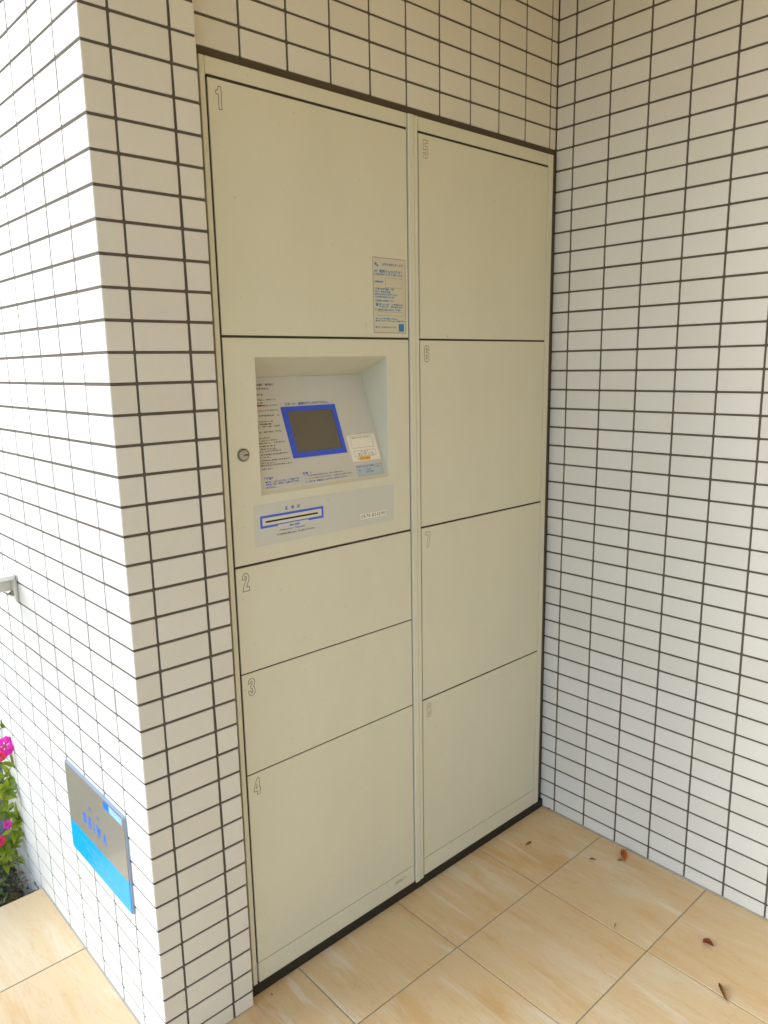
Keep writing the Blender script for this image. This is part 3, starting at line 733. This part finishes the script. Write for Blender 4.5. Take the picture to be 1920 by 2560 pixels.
# white notice with its two boxes and an orange tab
pr = Print(slope)
pr.plate(-.6890, -.6100, .0400+S0, .0985+S0, .0007, .0011, 'white'); D = .00125
pr.outline(-.6815, -.6198, .0690+S0, .0958+S0, .0005, D, 'inkgrey'); pr.outline(-.6790, -.6190, .0492+S0, .0630+S0, .0005, D, 'inkgrey')
sl_t('お問い合わせは管理会社まで', -.6765, -.6260, .0920, .0028); sl_t('管理　受付中', -.6620, -.6400, .0602, .0024); sl_t('営業時間　平日', -.6700, -.6270, .0558, .0024); sl_t('休業日　土曜・日曜・祝日', -.6700, -.6250, .0520, .0022)
sl_t('番号', -.6745, -.6700, .0448, .0026)
pr.rect(-.6690, -.6388, .0415+S0, .0487+S0, D+.0002, 'orange'); pr.text('受付 24時間', -.6675, -.6400, .0430+S0, .0472+S0, D+.0004, 'inkgrey')
pr.done('notice', tp, 'white notice with an orange tab')
pr = Print(slope)
pr.plate(-.6850, -.6105, .0065+S0, .0310+S0, .0007, .0010, 'sheet3'); D = .0012
pr.outline(-.6842, -.6113, .0072+S0, .0300+S0, .0003, D, 'inkblue')
sl_t('このボックスのご案内', -.6830, -.6350, .0275, .0028, 'inkblue'); sl_t('ヤ', -.6790, -.6755, .0185, .0070, 'inkcyan'); sl_t('管理センター', -.6600, -.6440, .0200, .0036, 'inkblue'); sl_t('受付窓口', -.6590, -.6400, .0145, .0040, 'inkblue')
disc(pr, -.6240, .0185+S0, .0058, D, 'sheet2'); disc(pr, -.6240, .0185+S0, .0048, D+.0001, 'sheet3'); sl_t('登録', -.6280, -.6200, .0240, .0020)
pr.done('notice', tp, 'light blue notice at the lower right corner of the sloping face')
# lower plate with card slot
pr = Print(front)
pr.plate(-.9515, -.5903, .9690, 1.0505, .0, .0005, 'sheet2'); pr.done('slot_plate', tp, 'pale blue grey plate round the card slot')
pr = Print(front)
pr.outline(-.9393, -.7868, 1.0036, 1.0281, .0048, .0008, 'blue'); pr.rect(-.9345, -.7916, 1.0084, 1.0233, .0008, 'paint')
pr.rect(-.9275, -.8010, 1.0138, 1.0172, .0010, 'black'); pr.done('card_slot', tp, 'blue framed card slot')
pr = Print(front); D = .0009
def ft(t, x0, x1, z, h, m='inkblue', off=.04): pr.text(t, x0, x1, z-h/2, z+h/2, D, m, offset=off)
ft('受　領　印', -.8810, -.8455, 1.0363, .0076, off=.03)
pr.rect(-.8998, -.8255, .9905, 1.0062, .00095, 'sheet2'); D = .0011
ft('差込位置', -.8720, -.8480, 1.0012, .0042); ft('横100mm以上・縦50mm以上', -.8960, -.8330, .9944, .0040); ft('※この部分に差し込み、押し印してください', -.9034, -.8090, .9862, .0036, 'inkgrey')
pr.done('slot_text', tp)
pr = Print(front)
pr.rect(-.6875, -.6145, .9838, .9948, .0008, 'white'); pr.text('0570-024290', -.6850, -.6165, .9856, .9932, .0010, 'black', offset=.0); pr.done('number_label', tp, 'white strip reading 0570-024290')
# round key lock
bm = bmesh.new(); kx, kz = -.9690, 1.1498
cyl(bm, (kx, YF, kz), (kx, YF-.0022, kz), .0125, .0125, 28); cyl(bm, (kx, YF-.0022, kz), (kx, YF-.0050, kz), .0122, .0085, 28)
lo = link('key_lock', to_mesh(bm, 'key_lock'), tp, M['lock'])
bm = bmesh.new(); cyl(bm, (kx+.0015, YF-.0045, kz), (kx+.0015, YF-.0056, kz), .0042, .0040, 16, 0); bx(bm, kx-.0004, kx+.0086, YF-.0062, YF-.0048, kz-.0010, kz+.0012, 0, 1)
me = to_mesh(bm, 'keyhole'); me.materials.append(M['lock']); me.materials.append(M['black']); link('keyhole', me, tp)

# ------------------------------------------------------------------ small sign on the pillar's side face
sg = empty('sign', (side(.25).x, side(.25).y, .37), 'small smoked mirror name plate with a cyan strip reading SEIWA on the pillar side', 'sign')
def sidept(y, z, d=0.0):  # by world y
    s_ = (y-YP)/BD.y; p = side(s_, d); return (p.x, p.y, z)
sf = Face(sidept(0, 0, 0), (-BD.x, -BD.y, 0), (0, 0, 1))
if sf.n.x > 0: sf.n = -sf.n
X = lambda y: -y/BD.y
def sb(x0, x1, z0, z1, d0, d1, m, name, label=None, bev=0):
    pr = Print(sf); pr.plate(x0, x1, z0, z1, d0, d1, m); return pr.done(name, sg, label)
sy0, sy1, sz0_, sz1_ = .3650, .0645, .2720, .4790
sb(X(sy0), X(sy1), sz0_, sz1_, 0, .0045, 'sedge', 'backing_plate', 'clear acrylic backing plate')
sb(X(sy0)+.0015, X(sy1)-.0022, .3415, sz1_-.0025, .0045, .0060, 'smirror', 'mirror_panel', 'smoked grey brown upper panel')
sb(X(sy0)+.0010, X(sy1)-.0022, sz0_+.0005, .3410, .0045, .0060, 'scyan', 'blue_strip', 'cyan lower strip')
D = .0063
for ch, ya, yb_ in (('S', .2805, .2655), ('E', .2520, .2385), ('I', .2265, .2225), ('W', .2120, .1890), ('A', .1790, .1620)):
    pr = Print(sf); pr.text(ch, X(ya), X(yb_), .3715, .3965, D, 'sblue', offset=.05); pr.done('letter', sg, 'blue letter '+ch)
pr = Print(sf); pr.text('清', X(.2450), X(.2340), .4150, .4240, D, 'sblue'); pr.done('letter', sg, 'small blue character above the name')
pr = Print(sf); pr.text('和', X(.2030), X(.1930), .4130, .4220, D, 'sblue'); pr.done('letter', sg, 'small blue character above the name')
pr = Print(sf); pr.rect(X(.1600), X(.1340), .4580, .4745, D, 'sblue'); pr.rect(X(.1335), X(.0735), .4590, .4740, D, 'spale'); pr.text('マンション', X(.1290), X(.0790), .4620, .4710, D+.0003, 'white')
pr.done('emblem', sg, 'blue square and pale band in the upper corner')
pr = Print(sf)
for k, (a, b, zz) in enumerate(((.30, .20, .322), (.28, .16, .309), (.25, .12, .296))): pr.text('管理　受付　ご案内　窓口', X(a), X(b), zz-.003, zz+.003, D, 'spale')
pr.done('small_print', sg)

# ------------------------------------------------------------------ handrail at the paving edge
hr = empty('handrail', (side(.63).x, .60, 0), 'pale grey flat topped handrail bolted to the tiled pillar above the flower bed', 'handrail')
w0 = side(.62).x
bm = bmesh.new(); bx(bm, w0-1.30, w0-.0030, .5720, .6360, .8440, .8545, .002, seg=2)
link('top_rail', to_mesh(bm, 'top_rail'), hr, M['alu'])
bm = bmesh.new()
bx(bm, -.0065, -.0002, .5720, .6380, .7900, .8435, .001, M=T(w0, 0, 0))
bx(bm, -.040, -.0065, .6000, .6060, .8130, .8435, .001, M=T(w0, 0, 0))
link('bracket', to_mesh(bm, 'bracket'), hr, M['alu2'])
for (y_, z_) in ((.592, .808), (.621, .823)):
    bm = bmesh.new(); cyl(bm, (w0-.0065, y_, z_), (w0-.0115, y_, z_), .0062, seg=6); cyl(bm, (w0-.0115, y_, z_), (w0-.0180, y_, z_), .0032, seg=10)
    link('bolt', to_mesh(bm, 'bolt'), hr, M['steel'])
bm = bmesh.new(); cyl(bm, (w0-.036, .590, .8440), (w0-.036, .590, .8385), .0050, seg=12); link('bolt', to_mesh(bm, 'bolt'), hr, M['steel'])
bm = bmesh.new(); bx(bm, w0-1.26, w0-1.21, .58, .63, -.0005, .8438, .002); link('post', to_mesh(bm, 'post'), hr, M['alu'])

# ------------------------------------------------------------------ planting bed: hose, azalea
bm = bmesh.new()
pts = [side(.72, .010), side(.83, .012), side(.93, .014), Vector((side(1.0).x-.02, side(1.0).y+.02))]
zz = [-.098, -.108, -.122, -.15]
for i in range(3): cyl(bm, (pts[i].x, pts[i].y, zz[i]), (pts[i+1].x, pts[i+1].y, zz[i+1]), .0045, seg=10, caps=False)
tag(link('hose', to_mesh(bm, 'hose'), None, M['cable']), 'thin dark red hose at the foot of the tiled pillar behind the paving', 'hose')

az = empty('azalea_bush', (-1.56, .95, -.2), 'azalea bush with bright yellow green leaves and pink flowers beside the tiled pillar', 'bush')
def leaf_geo(L, Wd, bend=.25, fold=.18):
    """pointed leaf along +y, folded along its midrib; returns verts, faces"""
    V = []; F = []
    st = [(0, .06), (.25, .72), (.5, 1.0), (.75, .72), (1.0, .04)]
    for t, w_ in st:
        z = -bend*L*t*t
        V += [(-Wd/2*w_, L*t, z+fold*Wd*w_), (0, L*t, z), (Wd/2*w_, L*t, z+fold*Wd*w_)]
    for i in range(4):
        a = i*3
        F += [(a, a+1, a+4, a+3), (a+1, a+2, a+5, a+4)]
    return V, F
_leafs = []
for k in range(6):
    V, F = leaf_geo(random.uniform(.024, .036), random.uniform(.009, .014), random.uniform(.1, .5))
    me = bpy.data.meshes.new('leaf'); me.from_pydata(V, [], F); me.materials.append(M['leaf'])
    for p in me.polygons: p.use_smooth = True
    _leafs.append(me)
def whorl(c, axis, n, L=.03, spread=1.0):
    """matrices for a rosette of leaves round a twig tip"""
    q = Vector(axis).normalized().to_track_quat('Z', 'Y').to_matrix().to_4x4(); out = []
    for i in range(n):
        a = 2*math.pi*i/n + random.uniform(-.4, .4); tilt = random.uniform(.25, .95)*spread
        s = L/.03*random.uniform(.75, 1.2)
        out.append(T(*c) @ q @ Matrix.Rotation(a, 4, 'Z') @ Matrix.Rotation(math.pi/2-tilt*1.2, 4, 'X') @ T(0, .002, 0) @ Matrix.Scale(s, 4))
    return out
near = []; far = []; stems = []
def px(u, v, y):  # point seen at photo pixel (u,v) on the plane y
    d_ = (CAM_M.inverted().to_3x3() @ Vector(((u-960)/1866.7, -(v-1280)/1866.7, -1)))
    o_ = Vector(cam.location); s_ = (y-o_.y)/d_.y; return o_+d_*s_
tips = [ (4, 1905, .79), (30, 1915, .80), (48, 1935, .80), (14, 1975, .80), (8, 2000, .78), (2, 2030, .80), (44, 2045, .80), (30, 2075, .79), (10, 2115, .80), (24, 2110, .80), (55, 2070, .80), (16, 2135, .78), (4, 2160, .79), (36, 2150, .83), (2, 1960, .82), (6, 1870, .84), (2, 1820, .86), (20, 1945, .83), (20, 2030, .84)]
base = Vector((-1.50, .98, -.20))
for (u, v, y) in tips:
    p = px(u, v, y); ax = Vector((random.uniform(-.1, .5), -.6, random.uniform(.2, .9)))
    near += whorl(p, ax, random.choice((5, 6, 7)), random.uniform(.033, .045)); stems.append((p, ax))
# body of the bush
for k in range(330):
    while True:
        p = Vector((random.uniform(-1, 1), random.uniform(-1, 1), random.uniform(-1, 1)))
        if .45 < p.length < 1: break
    c = Vector((-1.585+p.x*.335, 1.04+p.y*.33, .10+p.z*.30))
    if c.x > side(.8).x-.02: continue
    ax = p.normalized()+Vector((0, 0, .4))
    for m_ in whorl(c, ax, random.choice((5, 6)), random.uniform(.024, .034)): far.append((m_, p.z))
    if random.random() < .3: stems.append((c, ax))
lf = 0
for m_ in near:
    link('leaf', random.choice(_leafs), az, None, m_); lf += 1
V, F = [], []
for m_, pz in far:
    me = random.choice(_leafs); b0 = len(V)
    V += [tuple(m_ @ v.co) for v in me.vertices]; F += [tuple(i+b0 for i in p.vertices) for p in me.polygons]
me = bpy.data.meshes.new('foliage'); me.from_pydata(V, [], F); me.materials.append(M['leaf'])
link('foliage', me, az, None, None, kind='stuff')
# shaded old growth low in the bush
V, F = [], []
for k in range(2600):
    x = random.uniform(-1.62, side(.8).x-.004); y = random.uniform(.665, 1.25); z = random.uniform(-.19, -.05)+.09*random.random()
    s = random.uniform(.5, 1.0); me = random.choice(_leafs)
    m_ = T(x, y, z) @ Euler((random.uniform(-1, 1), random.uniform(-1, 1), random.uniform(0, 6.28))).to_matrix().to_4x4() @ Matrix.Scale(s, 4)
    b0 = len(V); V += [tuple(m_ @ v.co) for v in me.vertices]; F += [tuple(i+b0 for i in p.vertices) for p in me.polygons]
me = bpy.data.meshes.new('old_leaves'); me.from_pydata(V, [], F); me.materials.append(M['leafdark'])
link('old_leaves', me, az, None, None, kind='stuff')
bm = bmesh.new()
for (p, ax) in stems:
    mid = (p*.55+base*.45) + Vector((random.uniform(-.03, .0), random.uniform(-.02, .03), .02))
    pts = [base+Vector((random.uniform(-.04, .04), random.uniform(-.04, .04), 0)), mid, p]
    for i in range(2): cyl(bm, pts[i], pts[i+1], .0035-.0012*i, .0023-.0011*i, 6, caps=False)
link('stems', to_mesh(bm, 'stems'), az, M['stem'])
def flower_mesh(name, R, mat, closed=0.0):
    bm = bmesh.new()
    for k in range(5):
        a0 = 2*math.pi*k/5
        grid = []
        for i, t in enumerate((.05, .35, .65, .85, 1.0)):
            hw = (.12, .50, .74, .70, .40)[i]
            row = []
            for j, s_ in enumerate((-1, -.5, 0, .5, 1)):
                ang = a0 + s_*hw*.95
                r_ = R*t*(1-.06*abs(s_)) * (1 if i < 4 else (1-.10*(s_ == 0)))
                z = R*(.55*t*(closed) + .18*math.sin(t*3) - .10*abs(s_)*t) + random.uniform(-.04, .04)*R*t
                row.append(bm.verts.new((r_*(1-.5*closed)*math.cos(ang), r_*(1-.5*closed)*math.sin(ang), z + k*.0004)))
            grid.append(row)
        for i in range(4):
            for j in range(4): bm.faces.new((grid[i][j], grid[i][j+1], grid[i+1][j+1], grid[i+1][j]))
    for k in range(5):
        a = k*1.26; cyl(bm, (0, 0, 0), (R*.25*math.cos(a), R*.25*math.sin(a), R*.75), .0006, .0004, 5)
    me = to_mesh(bm, name, True); me.materials.append(M[mat]); return me
for (u, v, y, R, ax, mat, cl) in ((14, 1866, .785, .031, (-.35, -.75, .45), 'petal', .25), (2, 1888, .775, .020, (-.5, -.8, .1), 'petalred', .5), (20, 2060, .785, .0165, (-.35, -.8, .4), 'petal', .6), (0, 2102, .78, .018, (-.3, -.8, .3), 'petalred', .3)):
    p = px(u, v, y); q_ = Vector(ax).to_track_quat('Z', 'Y').to_matrix().to_4x4()
    link('flower', flower_mesh('flower', R, mat, cl), az, None, T(*p) @ q_)
# clipped hedge well beyond the bed closes the view past the pillar
hd = empty('hedge', (-2.6, 3.0, -.46), 'dark clipped hedge behind the flower bed seen past the end of the pillar', 'hedge')
V, F = [], []
for k in range(9000):
    x = random.uniform(-5.2, .4); z = random.uniform(-.46, .72); y = 2.75+random.uniform(0, .16)+.03*math.sin(x*9)
    if random.random() < .25: z = .66+random.uniform(0, .1); y = random.uniform(2.75, 3.4)
    me = _leafs[k % 6]
    m_ = T(x, y, z) @ Euler((random.uniform(-1.2, 1.2), random.uniform(-1.2, 1.2), random.uniform(0, 6.28))).to_matrix().to_4x4() @ Matrix.Scale(1.5, 4)
    b0 = len(V); V += [tuple(m_ @ v.co) for v in me.vertices]; F += [tuple(i+b0 for i in p.vertices) for p in me.polygons]
me = bpy.data.meshes.new('foliage'); me.from_pydata(V, [], F); me.materials.append(M['hedge']); link('foliage', me, hd, None, None, kind='stuff')
box_obj('hedge_core', hd, M['soil'], -5.15, .35, 2.86, 3.35, -.46, .62)

# ------------------------------------------------------------------ fallen leaves on the floor
def dry_leaf(L, Wd, curl, mat, name='fallen_leaf', seed=1):
    rnd = random.Random(seed); bm = bmesh.new(); rowsv = []
    n = 7
    for i in range(n):
        t = i/(n-1); w_ = math.sin(math.pi*min(1, t*.93+.05))**.8*Wd/2*rnd.uniform(.85, 1.1)
        row = []
        for j, s_ in enumerate((-1, -.5, 0, .5, 1)):
            z = curl*L*(abs(s_)**2)*.55*(0.4+t) + curl*L*.3*math.sin(math.pi*t) + rnd.uniform(-.01, .01)*L + .0006
            row.append(bm.verts.new((w_*s_*(1-.25*curl), L*(t-.5), max(z, .0005))))
        rowsv.append(row)
    for i in range(n-1):
        for j in range(4): bm.faces.new((rowsv[i][j], rowsv[i][j+1], rowsv[i+1][j+1], rowsv[i+1][j]))
    cyl(bm, (0, -.5*L, .0012), (rnd.uniform(-.002, .002), -.72*L, .0008), .0005, .0003, 5)
    bmesh.ops.solidify
    me = to_mesh(bm, name, True); me.materials.append(M[mat]); return me
def rayfloor(u, v):
    d_ = (CAM_M.inverted().to_3x3() @ Vector(((u-960)/1866.7, -(v-1280)/1866.7, -1))); o_ = Vector(cam.location)
    s_ = -o_.z/d_.z; return o_+d_*s_
S_ = 1280
fall = [ # u, v, length, width, rotation, curl, material, label
 (1559.0, 2141.0, .034, .0165, math.radians(-52), .35, 'dryleaf', 'curled rust orange leaf, the largest on the floor, nearest the right wall'),
 (1550.5, 2152.0, .014, .008, math.radians(60), .3, 'dryleaf3', 'small olive brown leaf scrap touching the curled rust orange leaf'),
 (1322.0, 2110.0, .017, .0075, math.radians(-100), .25, 'dryleaf2', 'narrow dark brown leaf on the floor tile nearest the locker corner'),
 (1481.0, 2149.5, .0125, .0060, math.radians(35), .3, 'dryleaf2', 'tiny reddish brown scrap between the narrow dark leaf and the rust orange leaf'),
 (1770.0, 2362.0, .020, .0190, math.radians(20), .6, 'dryleaf2', 'crumpled dark red brown leaf in the middle of the right hand floor tile'),
 (1805.5, 2484.0, .034, .0110, math.radians(-42), .35, 'dryleaf3', 'tan leaf lying across the floor joint at the lower right'),
 (1537.5, 2316.0, .011, .0022, math.radians(-70), .5, 'dryleaf3', 'thin yellowish leaf curl beside the floor joint in the middle of the floor'),
 (1373.0, 2024.5, .0095, .0060, math.radians(20), .5, 'dryleaf', 'small brown leaf scrap pushed against the foot of the right wall near the corner'),
 (679.5, 2487.5, .0050, .0035, math.radians(10), .4, 'dryleaf2', 'black brown speck on the floor in front of the locker plinth'),
]
for k, (u, v, L, Wd, rot, cu_, mt, lab) in enumerate(fall):
    p = rayfloor(u, v)
    tag(link('fallen_leaf', dry_leaf(L*1.12, Wd*1.12, cu_*.9, mt, seed=k+3), None, None, T(p.x, p.y, .0002) @ Matrix.Rotation(rot, 4, 'Z')), lab, 'leaf', 'dry leaves on the floor')
